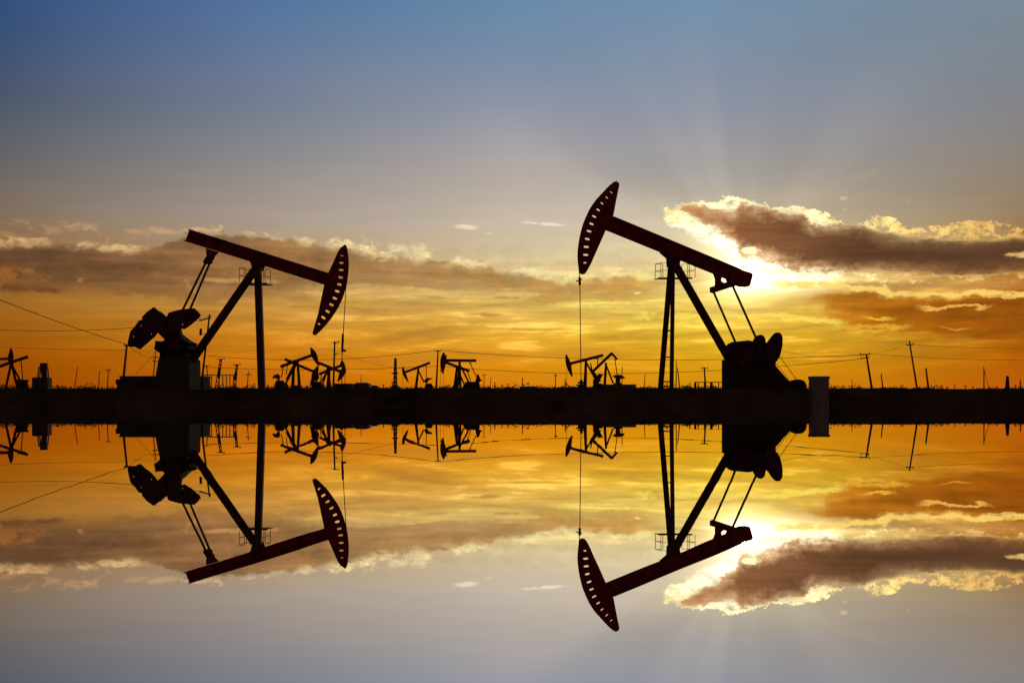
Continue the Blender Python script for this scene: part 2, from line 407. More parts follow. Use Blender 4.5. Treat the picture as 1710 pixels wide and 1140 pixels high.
def pump_right():
    f = Frame(1130, 63, 18)
    t = thing('pump_jack', f.B, 'large dark red oil pump jack on the right with its horsehead raised against the sky', 'pump jack', 'large pump jacks at the water', f.phi)
    n = f.n
    beam = ibeam(f, ((1023, 361.8), (1236, 450)), ((1012.5, 383.5), (1229, 471.5)), .3, t, (.1, .25, .4, .46, .6, .72, .86, .97))
    m = MB(); m.plate(f.poly([(1222, 446.5), (1253, 456.5), (1254.5, 460), (1250, 477), (1247, 479), (1236, 478.5), (1214, 468)]), n * .34); m.build('tail_block', 'red', beam)
    z = lambda x, y: (950 + x / 5.7, 290 + y / 5.7)
    arc = [z(*q) for q in ((452, 74), (425, 84), (390, 112), (345, 158), (300, 207), (262, 248), (230, 291), (197, 345), (167, 410), (140, 475), (121, 540), (106, 605), (97, 660), (90, 715), (87, 770), (88, 812), (92, 860), (98, 905), (104, 948))]
    inner = [z(*q) for q in ((122, 960), (145, 956), (165, 930), (200, 868), (275, 700), (350, 530), (385, 465), (418, 400), (445, 255), (474, 112), (470, 86))]
    slots = []
    for i, (x, y, s1, s2) in enumerate(((402, 178, .55, .45), (360, 228, .6, .5), (315, 283, .65, .6), (278, 345, .75, .75), (240, 408, .85, .8), (215, 478, .85, .85), (192, 548, .9, .9), (175, 622, .9, .9), (165, 697, .95, .95), (160, 773, .95, .95), (152, 848, .55, .6))):
        px, py = z(x, y); slots.append((px, py, 5.2 * s1, 2.1 * s2, R(44 - i * 4.6)))
    horsehead(f, arc, inner, slots, .09, -1, beam)
    m = MB(); m.plate(f.poly([(1104, 421), (1137, 432), (1133, 436), (1131, 446), (1116.5, 446), (1115.5, 431)]), n * .44)
    m.tube(f.p(1122, 438, -.34), f.p(1122, 438, .34), .11, n=16); m.build('saddle_bearing', 'steel', t)
    # legs: far one lands left, near one right
    for v, xt, xb, w in ((.75, 1120.3, 1102.5, .22), (-.75, 1123.9, 1121.3, .15)):
        m = MB(); m.beam(f.p(xt, 441, v * .12), f.foot(xb, v), .12, w, n); m.build('leg', 'steel', t)
    for y in (552, 596, 637, 645):
        m = MB()
        s_ = (y - 441) / 212
        m.beam(f.p(1120.5 - 16 * s_, y, .75 * (.12 + .88 * s_)), f.p(1123.5 - 2.2 * s_, y, -.75 * (.12 + .88 * s_)), .06, .08, (0, 0, 1))
        m.build('ladder_rung', 'steel', t)
    m = MB(); m.beam(f.p(1127, 441, 0), f.p(1216, 597, 0), .26, .29, n); m.build('rear_brace', 'steel', t)
    platform(f, 1099, 1156, 464.5, 440, -.3, .3, t)
    m = MB(); m.plate(f.poly([(1190, 452), (1206, 459), (1204, 464), (1203, 469), (1207, 472), (1206, 477), (1194.5, 479), (1195, 466)]), n * .16)
    m.plate(f.poly([(1213, 462), (1232, 471), (1224, 476), (1216, 475)]), n * .16)
    m.build('tail_bearing', 'red', t)
    # equalizer: near end right, far end left
    m = MB(); m.beam(f.p(1189.5, 484, 1.15), f.p(1224, 473, -1.15), .22, .26, (0, 0, 1))
    m.tube(f.p(1190, 484.5, 1.06), f.p(1190, 484.5, 1.24), .14, n=12)
    m.build('equalizer', 'red', t)
    for v, x0, y0, x1, y1 in ((1.15, 1191, 486, 1230, 576), (-1.15, 1223, 476, 1266, 572)):
        m = MB(); m.tube(f.p(x0, y0, v), f.p(x1, y1, v), .052, n=10)
        m.tube(f.p(x1, y1, v - .1), f.p(x1, y1, v + .1), .15, n=12); m.tube(f.p(x0, y0, v - .08), f.p(x0, y0, v + .08), .1, n=12)
        m.build('pitman_arm', 'steel', t)
    # gearbox with rounded cover
    g = [(1218, 585), (1220, 577.5), (1224, 573), (1231, 570), (1241, 568.8), (1248, 570), (1254, 572.6), (1266, 573), (1278, 577), (1283, 590), (1284, 600), (1217, 600)]
    m = MB(); m.plate(f.poly(g), n * 1.0)
    m.plate(f.poly([(1218, 590), (1284, 590), (1284, 593), (1218, 593)]), n * 1.14)
    gb = m.build('gearbox', 'gear', t)
    m = MB(); m.tube(f.p(1268, 592, -.82), f.p(1268, 592, .82), .12, n=16); m.build('crank_shaft', 'steel', gb)
    W1 = [(1256, 600), (1257.5, 575), (1259, 567), (1262.8, 562), (1266, 559.6), (1270, 558.6), (1274, 560.6), (1276.5, 564.5), (1278, 572), (1282, 600)]
    W2 = [(1275, 596), (1279, 575), (1283, 569.5), (1288, 563), (1293.5, 557), (1297, 555), (1300.5, 555.2), (1304, 558.5), (1305.6, 563), (1305.5, 576), (1303.5, 586), (1301.4, 594), (1297, 602), (1294, 604.5), (1290, 611), (1280, 611)]
    for v, W in ((.92, W1), (-.92, W2)):
        m = MB(); xx = 1266 if v > 0 else 1272
        m.plate(f.poly([(xx - 7, 572), (xx + 7, 572), (xx + 8, 600), (xx - 8, 600)], v), n * .14)
        m.tube(f.p(1268, 592, v - .14), f.p(1268, 592, v + .14), .25, n=18)
        cr = m.build('crank', 'weight', t)
        MB().plate(f.poly(W, v + (.15 if v > 0 else -.15)), n * .15, ).build('counterweight', 'weight', cr)
        W_ = [(2 * 1266 - x - 14, y + 14) for x, y in W]
        MB().plate(f.poly([(1226, 586), (1236, 579), (1252, 578), (1258, 585), (1256, 606), (1240, 612), (1228, 604)], v + (.15 if v > 0 else -.15)), n * .15).build('counterweight', 'weight', cr)
    m = MB(); m.plate(f.poly([(1217, 600.2), (1283, 600.2), (1283, 664), (1217, 664)]), n * 1.4); m.build('pedestal', 'gear', t)
    # sloped belt guard, motor and its rail
    m = MB(); m.plate(f.poly([(1278, 601), (1286, 603), (1294, 612), (1307, 627), (1318, 639), (1321, 648), (1321, 662), (1278, 662)], -.5), n * .28); m.build('belt_guard', 'gear', t)
    m = MB(); c = f.p(1331, 645, 0)
    m.tube(c - n * .34, c + n * .34, .3, n=20); 
    for k in range(12):
        a = 2 * math.pi * k / 12; q = f.d * math.cos(a) * .305 + Vector((0, 0, math.sin(a) * .305)); m.beam(c - n * .3 + q, c + n * .3 + q, .03, .03, (0, 0, 1))
    m.box(c + Vector((.2, 0, .1)), (.2, .3, .2), f.phi); m.box(c - Vector((0, 0, .33)), (.7, .9, .1), f.phi)
    m.build('motor', 'gear', t)
    m = MB(); m.path([f.p(1298, 588, -.5), f.p(1302, 595, -.5), f.p(1332, 636, -.5)], .014); m.path([f.p(1294, 604, -.5), f.p(1322, 640, -.5)], .012); m.build('drive_belt', 'steel', t)
    m = MB()
    for v in (-.7, .7): m.beam(f.p(1210, 657, v), f.p(1345, 657, v), .16, .2, n)
    for v in (-.75, .75): m.beam(f.p(1098, 655, v), f.p(1210, 657, v), .12, .14, n)
    m.build('skid', 'steel', t)
    m = MB()
    for v in (-.06, .06): m.path([f.p(965.6, 430, v), f.p(966.4, 442, v), f.p(968, 466, v)], .02)
    m.build('bridle', 'steel', t)
    m = MB(); m.beam(f.p(968, 467, -.14), f.p(968, 467, .14), .1, .1, (0, 0, 1)); m.tube(f.p(968, 463, 0), f.p(968.3, 476, 0), .055, n=10); m.beam(f.p(962.5, 469.5, 0), f.p(972, 466, 0), .05, .05, n)
    m.build('carrier_bar', 'red', t)
    m = MB(); m.tube(f.p(968.3, 476, 0), f.foot(970.5, 0), .019, n=6); m.build('polished_rod', 'steel', t)
    return f

fl = pump_left(); fr = pump_right()
wellhead(fl, 570.5, 640, 'slim dark wellhead under the rod of the left large pump jack')
wellhead(fr, 970.8, 634, 'slim dark wellhead under the rod of the right large pump jack')

# ---------------------------------------------------------------- small pumps in the distance
def small_pump(label, Y, phi, tail, head, htop, hmid, hbot, pivot, legs, brace, pit, crank, gear, side=1, t_beam=.52, tailarm=None):
    f = Frame(pivot[0], Y, phi); s = F / Y; n = f.n
    t = thing('pump_jack', f.B, label, 'pump jack', 'small pump jacks on the far field', f.phi)
    dx, dy = head[0] - tail[0], head[1] - tail[1]; l = math.hypot(dx, dy); hx, hy = -dy / l, dx / l
    w = t_beam * s / 2
    m = MB(); m.plate(f.poly([(tail[0] - hx * w, tail[1] - hy * w), (head[0] - hx * w, head[1] - hy * w), (head[0] + hx * w, head[1] + hy * w), (tail[0] + hx * w, tail[1] + hy * w)]), n * .35)
    beam = m.build('walking_beam', 'red', t)
    # horsehead: curved outer edge top-mid-bottom, straight inner edges meeting the beam
    arc = []
    for i in range(9):
        q = i / 8
        arc.append(((1 - q) ** 2 * htop[0] + 2 * q * (1 - q) * (2 * hmid[0] - (htop[0] + hbot[0]) / 2) + q * q * hbot[0],
                    (1 - q) ** 2 * htop[1] + 2 * q * (1 - q) * (2 * hmid[1] - (htop[1] + hbot[1]) / 2) + q * q * hbot[1]))
    ux, uy = dx / l, dy / l
    inn = [(hbot[0] - ux * 1.0, hbot[1] - uy * 1.0), (head[0] - ux * 1.0 + hx * w * 1.2 * (1 if (hbot[0] - head[0]) * hx + (hbot[1] - head[1]) * hy > 0 else -1), head[1] - uy * 1.0 + hy * w * 1.2 * (1 if (hbot[0] - head[0]) * hx + (hbot[1] - head[1]) * hy > 0 else -1)),
           (head[0] - ux * 1.0 - hx * w * 1.2 * (1 if (hbot[0] - head[0]) * hx + (hbot[1] - head[1]) * hy > 0 else -1), head[1] - uy * 1.0 - hy * w * 1.2 * (1 if (hbot[0] - head[0]) * hx + (hbot[1] - head[1]) * hy > 0 else -1)), (htop[0] - ux * 1.0, htop[1] - uy * 1.0)]
    MB().plate(f.poly(arc + inn), n * .5).build('horsehead', 'red', beam)
    for k, lx in enumerate(legs):
        v = (-.9, .9)[k % 2]
        MB().beam(f.p(pivot[0], pivot[1], v * .15), f.foot(lx, v), .26, .38, n).build('leg', 'steel', t)
    if brace:
        m = MB()
        for v in (-.4, .4): m.beam(f.p(pivot[0], pivot[1] + 2, v * .2), f.p(brace[0], brace[1], v), .2, .3, n)
        m.build('rear_brace', 'steel', t)
    m = MB(); m.tube(f.p(pivot[0], pivot[1], -.3), f.p(pivot[0], pivot[1], .3), .25, n=10); m.build('saddle_bearing', 'steel', t)
    if pit:
        for v in (-.9, .9):
            MB().tube(f.p(pit[0][0], pit[0][1], v), f.p(pit[1][0], pit[1][1], v), .09, n=6).build('pitman_arm', 'steel', t)
        MB().beam(f.p(pit[0][0], pit[0][1], -1), f.p(pit[0][0], pit[0][1], 1), .3, .3, (0, 0, 1)).build('equalizer', 'steel', t)
    if crank:
        for v in (-.8, .8):
            m = MB(); m.plate(f.poly(crank, v), n * .3); m.build('counterweight', 'weight', t)
    gx0, gx1, gy = gear
    g = [(gx0, gy + 3), (gx0 + 2, gy), (gx1 - 2, gy), (gx1, gy + 4), (gx1 + 1, 652), (gx0 - 1, 652)]
    MB().plate(f.poly(g), n * 1.1).build('gearbox', 'gear', t)
    if tailarm:
        MB().beam(f.p(*tailarm[0]), f.p(*tailarm[1]), .4, .38, n).build('tail_bracket', 'red', beam)
    # rod from the head to the ground
    hb = arc[5] ; rx = arc[4][0]
    MB().tube(f.p(rx, hmid[1], 0), f.foot(rx, 0), .03, n=5).build('polished_rod', 'steel', t)
    return t

# left edge pair
small_pump('small pump jack cut by the left frame edge, its beam rising to the right', 260, -12, (46, 595.5), (-28, 621), (-31, 606), (-37, 624), (-33, 642), (19, 605), (9, 30), (36, 640), ((35, 600), (38, 634)), [(28, 633), (47, 634), (48, 637), (36, 641), (27, 640)], (31, 44, 636))
small_pump('small pump jack at the left edge with its dark head standing upright', 290, 10, (-55, 600), (14, 599), (18.5, 581), (22.5, 592), (21.5, 611), (-18, 603), (-14, -24), (-40, 640), None, None, (-50, -34, 636))
# cluster of four right of the big left pump
small_pump('small pump jack with a rising beam, head highest of the close group of four', 262, -8, (468.5, 612), (521, 593), (519.5, 580), (529, 592), (531, 609), (497, 603), (499.5, 501.5), (477, 640), ((473, 612), (470, 630)), [(455, 630), (458, 626), (464, 624), (468, 628), (466, 636), (461, 631), (456, 632)], (461, 474, 635))
small_pump('small pump jack with falling beam and low head amid the group of four', 285, -8, (475.5, 599.5), (524, 620.5), (531, 611), (529.5, 628), (518.5, 644), (491, 606), (487, 490), (478, 634), ((481, 603), (478, 625)), None, (470, 480, 639))
small_pump('small pump jack with beam sloping down to the group\'s rightmost head', 262, -8, (530.5, 605), (569, 620.5), (576, 611), (575.5, 624), (564.5, 637), (550, 613), (549.5, 546), (534, 640), ((533, 608), (527, 630)), [(520, 626), (524, 620), (530, 619), (533, 630), (529, 637), (522, 634)], (522, 537, 637))
small_pump('small pump jack with beam sloping up to the rightmost head of the close group', 285, -8, (533, 624.5), (570, 610), (571.5, 601), (576.5, 611), (577.5, 623), (547, 616), (553, 551), (539, 640), ((537, 623), (535, 634)), None, (530, 541, 640))
# single one
small_pump('lone small pump jack left of the tall thin pole, head tipped low', 300, 10, (718, 605.5), (676, 621.5), (672.5, 612), (672.5, 624), (681.5, 638), (698.5, 616.5), (693, 695), (708, 638), ((711.5, 609), (712, 630)), [(708, 636), (712, 630.5), (722, 631), (721, 633), (716, 634.5), (712, 641)], (710, 722, 640))
# pair right of the pole
small_pump('small pump jack with a level beam beside the tall thin pole', 262, 14, (795, 602), (744, 601.5), (740.5, 588), (735.5, 604), (739, 624), (767.5, 606), (764, 769), (784, 640), ((785, 606), (795, 628)), [(793, 640), (795, 632), (797, 624), (800, 627), (802, 633), (806, 635), (801, 637), (798, 645)], (777, 800, 637))
small_pump('small pump jack with a falling beam just behind the level one', 285, 14, (784, 619.5), (743, 604.5), (745, 592), (741, 605), (735.5, 620), (763, 612), (758, 760.5), (775, 641), ((780, 619), (786, 636)), None, (774, 790, 641))
# pair left of the big right pump
small_pump('small pump jack with a gently rising beam seen behind the right well rod', 262, 10, (1007, 593), (952, 607), (945, 592), (946, 610), (955, 629), (978.5, 602), (975.5, 978), (998, 640), ((998, 598), (998, 612)), [(990, 640), (991, 634), (1000, 624), (1007, 625), (1003, 632), (998, 645)], (991, 1006, 640))
small_pump('steeply tilted small pump jack, its tail high in the air above a broad counterweight', 285, 12, (1022, 589.5), (990, 620), (986, 607), (990.5, 625), (1003, 637), (1012, 607), (1008.5, 1010), (1024, 640), ((1027, 601), (1031, 628)), [(1022, 628), (1028, 625.5), (1036, 625.5), (1041, 628), (1044, 632), (1036, 632), (1034, 645), (1029, 645), (1028, 631)], (1025, 1038, 639), tailarm=((1021, 589), (1030.5, 600)))
# ---------------------------------------------------------------- poles
def pole(label, top, bot, Y, w, arms=(), cat='power pole', name='power_pole', group='power poles on the horizon', matn='wood'):
    T = at(top[0], top[1], Y); B = at(bot[0], bot[1], Y); B.z = gz(B.x, Y) - .2
    t = thing(name, Vector((B.x, B.y, B.z + .2)), label, cat, group)
    r = w / F * Y / 2
    MB().tube(B, T, r * 1.1, r * .75, n=8).build('shaft', matn, t)
    for (x0, y0, x1, y1) in arms:
        a = at(x0, y0, Y); b = at(x1, y1, Y)
        MB().beam(a, b, .12, .14, (0, 1, 0)).build('crossarm', matn, t)
        m = MB()
        for q in (.05, .95):
            p = a.lerp(b, q); m.tube(p, p + Vector((0, 0, .28)), .05, .035, n=6)
        m.build('insulator', 'dark', t)
    return t

pole('thick leaning pole beside the left counterweights', (212, 575), (204, 640), 150, 4.4, [(207, 577, 217, 576.5)])
p = pole('tall pole with sidearms behind the rear brace of the left large pump jack', (350, 525), (335, 640), 150, 3.6, [(333, 535.5, 352, 530)])
tb = at(335, 553, 150)
m = MB(); m.tube(at(335.5, 548.5, 150), at(335, 560, 150), .14, n=10); m.beam(at(335, 557, 150), at(345, 557, 150), .05, .05, (0, 1, 0)); m.build('transformer', 'steel', p)
pole('thin double armed pole between the left counterweights and pedestal', (260, 586), (254, 640), 210, 2, [(256, 597, 264, 596), (255, 603, 268, 603.5)])
for lab, a in (('thinnest leaning pole on the far left horizon, nearest the tank tower', ((129.5, 612), (124, 650), 280, 1.5, ())),
               ('short plain pole, left one of two close together on the left horizon', ((166, 620), (164.5, 650), 280, 1.6, ())),
               ('short forked pole, right one of two close together on the left horizon', ((181, 618), (179, 650), 280, 1.8, [(176.5, 618.5, 185, 617)])),
               ('thin pole at the left end of the substation railing', ((345, 610), (349, 655), 260, 2, [(342, 612, 348, 611)])),
               ('small pole between the substation and the left pump leg', ((415, 619), (412.5, 655), 280, 1.6, [(411, 626, 419, 625)])),
               ('tapering mast right of the small pump group, behind the left well rod', ((559, 570), (556.5, 655), 230, 3.4, [(557, 573, 566, 571), (557, 592, 563, 591)])),
               ('tall thin pole between the lone small pump and the level beamed one', ((731.5, 584), (728.3, 655), 240, 3, [(726, 586, 737, 585.5)])),
               ('faint short pole just right of the level beamed small pump', ((808.5, 625), (808, 655), 290, 1.4, [(806, 626, 811, 626)])),
               ('faintest stub pole right of the level beamed small pump', ((819.5, 630), (819, 655), 295, 1.2, ())),
               ('small round headed pole left of the rising beamed small pump', ((928, 624), (927.3, 655), 280, 1.6, [(925.5, 627, 930.5, 627)])),
               ('tiny pole immediately left of the gently rising small pump', ((944, 633), (943.5, 655), 285, 2, ())),
               ('tiny pole above the low shed right of the tilted small pump', ((1039, 611), (1038.5, 655), 285, 1.6, ())),
               ('faint thin pole left of the legs of the right large pump jack', ((1077, 624), (1076, 655), 290, 1.4, ())),
               ('upright thin pole touching the legs of the right large pump jack', ((1129.5, 602), (1129, 655), 250, 1.8, ())),
               ('slanted thin pole right of the legs of the right large pump jack', ((1131.5, 614), (1135.5, 655), 250, 2, ())),
               ('pole with one crossarm above the railing by the right gearbox', ((1176, 613), (1178.5, 655), 240, 3, [(1170.5, 615, 1182, 615)])),
               ('tallest leaning pole on the right horizon with a short crossarm', ((1518.6, 569), (1532, 660), 190, 3.2, [(1513.5, 576, 1525.5, 575)])),
               ('leaning pole with two crossarms right of the pale concrete post', ((1446.5, 591), (1456.5, 660), 190, 3.8, [(1436, 592, 1453, 591), (1437, 598.5, 1451.5, 597)])),
               ('stubby thick pole just right of the tallest leaning pole', ((1546, 614), (1551, 660), 250, 3.4, ())),
               ('faint pole between the two leaning poles on the right', ((1471.5, 624), (1474.5, 655), 285, 2.4, ())),
               ('hair thin pole between the pale concrete post and the armed pole', ((1422.5, 634), (1423, 655), 290, 1.4, ())),
               ('very small stub pole left of the armed leaning pole', ((1435, 641), (1435, 655), 290, 1.4, ())),
               ('tiny stub at the far right edge of the horizon', ((1703.5, 634), (1705, 655), 285, 2.4, ())),
               ('tiny stub on the right horizon left of the guyed mast', ((1594.5, 642), (1594.5, 655), 290, 1.8, ())),
               ('short mast on the low building right of the small pump group', ((603, 626), (603, 655), 290, 1.4, ())),
               ('tiny mast beside the far long shed right of centre', ((872.5, 630), (873, 655), 290, 1.8, ()))):
    pole(lab, a[0], a[1], a[2], a[3], a[4])
for px, yt in ((97, 643), (118, 645), (212, 643), (392, 641), (425, 640), (447, 642), (640, 641), (655, 637), (826, 638), (838, 641), (848, 640), (905, 643), (1100, 643), (1148, 642), (1152, 639), (1394, 645), (1408, 643), (1560, 645), (1572, 643), (1582, 645), (1612, 643), (1625, 645), (1665, 644), (1696, 642)):
    Y = random.uniform(235, 290); B = at(px, 655, Y); B.z = gz(B.x, Y) - .2; T = at(px + random.uniform(-.5, .5), yt, Y)
    if T.z - B.z < .5: T.z = B.z + .7
    t = MB().tube(B, T, .1, .08, n=6).tube(T - Vector((.22, 0, .15)), T + Vector((.22, 0, -.15)), .05, n=5).build('stub_post', 'wood', None, (B.x, B.y, B.z + .2))
    tag(t, 'stub post barely rising above the scrub on the far horizon', 'post', 'stub posts on the far horizon')
# guyed mast
p = pole('thin guyed mast on the right horizon', (1643, 612.5), (1643.2, 655), 270, 2, (), 'mast', 'guyed_mast', None, 'steel')
MB().path([at(1643, 616, 270), at(1646.5, 630, 270), at(1652.5, 651, 270)], .05).build('guy_wire', 'steel', p)
def lattice(label, px, ytop, Y, wb, base=None, group='drilling masts'):
    B = at(px, 655, Y); B.z = gz(B.x, Y)
    t = thing('drilling_mast', B, label, 'mast', group)
    T = at(px + .4, ytop, Y); hb = wb / F * Y / 2; m = MB()
    cs = [B + Vector((i * hb, j * hb, 0)) for i, j in ((-1, -1), (1, -1), (1, 1), (-1, 1))]; ts = [T + Vector((i * .12, j * .12, 0)) for i, j in ((-1, -1), (1, -1), (1, 1), (-1, 1))]
    for a, b in zip(cs, ts): m.tube(a, b, .17, .12, n=5)
    for k in range(7):
        t0, t1 = k / 7, (k + 1) / 7
        for i in range(4):
            j = (i + 1) % 4; m.tube(cs[i].lerp(ts[i], t0), cs[j].lerp(ts[j], t1), .085, n=4)
            m.tube(cs[i].lerp(ts[i], t1), cs[j].lerp(ts[j], t1), .085, n=4)
    m.build('lattice_tower', 'steel', t)
    if base:
        x0, x1, y0 = base; a = at(x0, y0, Y); b = at(x1, y0, Y); g = B.z - .3
        MB().box(((a.x + b.x) / 2, Y, (a.z + g) / 2), (b.x - a.x, 3, a.z - g), 0, .3).build('substructure', 'gear', t)
    return t
t = lattice('tapered drilling mast with a dark crossbar left of the lone small pump', 660, 598.5, 270, 4.6, (653, 667, 643))
MB().beam(at(654, 623, 270), at(665, 622.5, 270), .5, .25, (0, 1, 0)).build('crossbar', 'steel', t)
lattice('little pointed mast on a dark base near the right frame edge', 1682, 628, 285, 4, (1677, 1687, 647))

# ---------------------------------------------------------------- wires
def wire(label, a, b, sag, r, n=24):
    a = Vector(a); b = Vector(b); pts = []
    for i in range(n + 1):
        t = i / n; p = a.lerp(b, t); p.z -= sag * 4 * t * (1 - t); pts.append(p - a)
    o = MB().path(pts, r * .72, 5).build('power_wire', 'wire'); o.location = a
    tag(o, label, 'wire', 'overhead wires')
wire('thick wire slanting down from the left frame edge to the leaning pole', at(-120, 452, 95), at(212, 575, 150), .25, .042)
wire('upper flat wire crossing the left edge toward the tall sidearm pole', at(-200, 530, 150), at(334, 535, 150), 1.25, .036)
wire('lower flat wire crossing the left edge to the leaning pole', at(-200, 566, 150), at(212, 584, 150), .3, .022)
wire('short wire from the leaning pole to the double armed pole', at(214, 576, 150), at(257, 597, 210), .4, .03)
wire('slanted stay wire running down left from the double armed pole', at(258, 590, 210), at(221, 631, 210), 0, .035)
wire('upper wire behind the left pump leg up to the tall thin pole', at(346, 594, 240), at(727, 585, 240), 1.1, .055)
wire('lower wire behind the left pump leg to the tall thin pole', at(345, 613, 240), at(730, 611, 240), .5, .05)
wire('upper wire from the tall thin pole to the armed pole on the right', at(736, 585, 240), at(1437, 592, 190), 1.1, .05)
wire('lower wire from the tall thin pole to the armed pole on the right', at(733, 611, 240), at(1438, 599, 190), 1.6, .05)
wire('thin slanted wire low behind the left well rod', at(560, 588, 230), at(700, 618, 230), .5, .03)
wire('upper wire running off the right frame edge from the armed pole', at(1452, 591, 190), at(1900, 596, 190), .6, .028)
wire('wire running off the right frame edge from the tallest leaning pole', at(1524, 575, 190), at(1900, 570, 190), .7, .028)
wire('wire between the tallest leaning pole and the right gearbox', at(1230, 560, 190), at(1514, 576, 190), 2.2, .02)

# ---------------------------------------------------------------- buildings, tank, posts
def box_building(label, x0, x1, ytop, Y, depth, roof='flat', nwin=3, m_='wall'):
    a = at(x0, ytop, Y); b = at(x1, ytop, Y); g = gz((a.x + b.x) / 2, Y) - .3
    cx = (a.x + b.x) / 2; w = b.x - a.x; top = a.z - .12
    t = thing('low_building', (cx, Y, g + .3), label, 'building', 'low buildings on the horizon')
    MB().box((cx, Y + depth / 2, (top + g) / 2), (w, depth, top - g)).build('wall', m_, t)
    if roof == 'flat':
        MB().box((cx, Y + depth / 2, top + .06), (w + .3, depth + .3, .118)).build('roof', 'roof', t)
    else:
        m = MB(); pts = [Vector((a.x - .15, Y - .15, top)), Vector((b.x + .15, Y - .15, top)), Vector((b.x - w * .18, Y - .15, top + .35)), Vector((a.x + w * .18, Y - .15, top + .35))]
        m.plate([p + Vector((0, depth / 2 + .15, 0)) for p in pts], Vector((0, depth + .3, 0))); m.build('roof', 'roof', t)
    for k in range(nwin):
        x = a.x + w * (k + .7) / (nwin + .4)
        MB().box((x, Y - .02, top - .45), (.5, .06, .4)).build('window', 'dark', t)
box_building('long low shed just right of the small pump group', 557, 588, 640, 275, 5)
box_building('low round roofed building second right of the small pump group', 591, 616, 640.5, 280, 5, 'hip')
box_building('small dark hut right of the round roofed building', 618, 630, 645, 290, 4, 'hip', 1)
box_building('reddish long shed on the horizon right of centre', 868, 898, 645, 290, 6)
box_building('low shed under the gently rising small pump', 933, 975, 646, 265, 5)
box_building('wider shed under the tilted small pump, ending in a square corner', 1004, 1062, 641.5, 275, 6)
box_building('low flat building between the sheds and the right pump legs', 1068, 1096, 647, 290, 5)
box_building('long low building left of the tallest leaning pole', 1465, 1504, 649, 250, 6, 'hip')
box_building('small hut behind the post of the rising beamed small pump', 487, 500, 643, 285, 4, 'flat', 1)

# fence-like railing by the right gearbox and the one at the substation
def railing(label, x0, x1, ytop, Y, posts, thick=()):
    a = at(x0, ytop, Y); b = at(x1, ytop, Y); c = (a + b) / 2; g = gz(c.x, Y)
    t = thing('pipe_railing', (c.x, Y, g), label, 'railing')
    MB().beam(a, b, .1, .12, (0, 1, 0)).build('top_rail', 'steel', t)
    for x in posts:
        q = at(x, ytop, Y); MB().beam(q, Vector((q.x, Y, gz(q.x, Y) - .1)), .12, .3 if x in thick else .12, (0, 1, 0)).build('post', 'steel', t)
railing('brownish pipe railing between the right pump legs and its gearbox', 1160, 1213, 638, 200, (1161, 1166, 1176, 1187.5, 1189.5, 1200, 1211), (1187.5, 1161))
railing('pipe railing of the substation right of the left pedestal', 340, 395, 626, 200, (341, 347, 353, 366, 372, 378, 384, 390), ())
for lab, T, B_, w in (('thick taller switch column of the substation', (369, 599), (361, 655), 6), ('thick shorter switch column right in the substation', (396, 608), (390, 655), 5.5)):
    Y = 200; t = thing('switch_column', Vector((at(B_[0], 650, Y).x, Y, gz(0, Y))), lab, 'switchgear column', 'substation columns')
    a = at(*T, Y); b = at(*B_, Y); r = w / F * Y / 2
    m = MB()
    for s_ in (-1, 1): m.beam(a + Vector((s_ * r * .45, 0, 0)), b + Vector((s_ * r * .9, 0, 0)), .12, .12, (0, 1, 0))
    for k in range(8):
        q = k / 8; p0 = a.lerp(b, q); p1 = a.lerp(b, q + .125); ww = r * (.45 + .45 * q); m.tube(p0 + Vector((-ww, 0, 0)), p1 + Vector((ww, 0, 0)), .06, n=4)
    m.build('lattice_frame', 'steel', t)
    m = MB(); m.beam(a + Vector((-.6, 0, -.1)), a + Vector((.7, 0, 0)), .1, .1, (0, 1, 0)); m.tube(a.lerp(b, .25), a.lerp(b, .55), r * .8, n=8); m.build('insulator_stack', 'dark', t)

# equipment enclosure in front of left pedestal
Y = 66; f = Frame(272, Y, -7)
t = thing('equipment_enclosure', f.foot(272, 0, 0), 'long low equipment enclosure around the foot of the left pump pedestal', 'enclosure', None, f.phi)
MB().plate(f.poly([(207, 630), (345, 630), (346, 664), (205, 664)], 2.1), f.n * 1.0).build('cabinet', 'concdark', t)
MB().plate(f.poly([(206, 628), (346, 628), (346, 630), (206, 630)], 2.1), f.n * 1.1).build('lid', 'roof', t)
m = MB(); m.plate(f.poly([(196.5, 633.5), (203, 633), (206, 629), (206, 662), (199, 662), (198.5, 643), (196.5, 640)], 2.1), f.n * .5); m.build('junction_box', 'steel', t)

# pale block at water's edge
Y = 55.0
a = at(1355, 629, Y); b = at(1386.5, 629, Y); cx = (a.x + b.x) / 2; w = b.x - a.x - .09
t = thing('concrete_post', (cx, Y + .35, 0), 'square pale concrete post with a slightly wider cap at the water edge', 'concrete post')
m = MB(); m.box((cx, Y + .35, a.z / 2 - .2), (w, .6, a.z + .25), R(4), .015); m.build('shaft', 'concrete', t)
m = MB(); m.box((cx, Y + .35, a.z - .03), (w + .05, .66, .11), R(4), .012); m.build('cap', 'concrete', t)
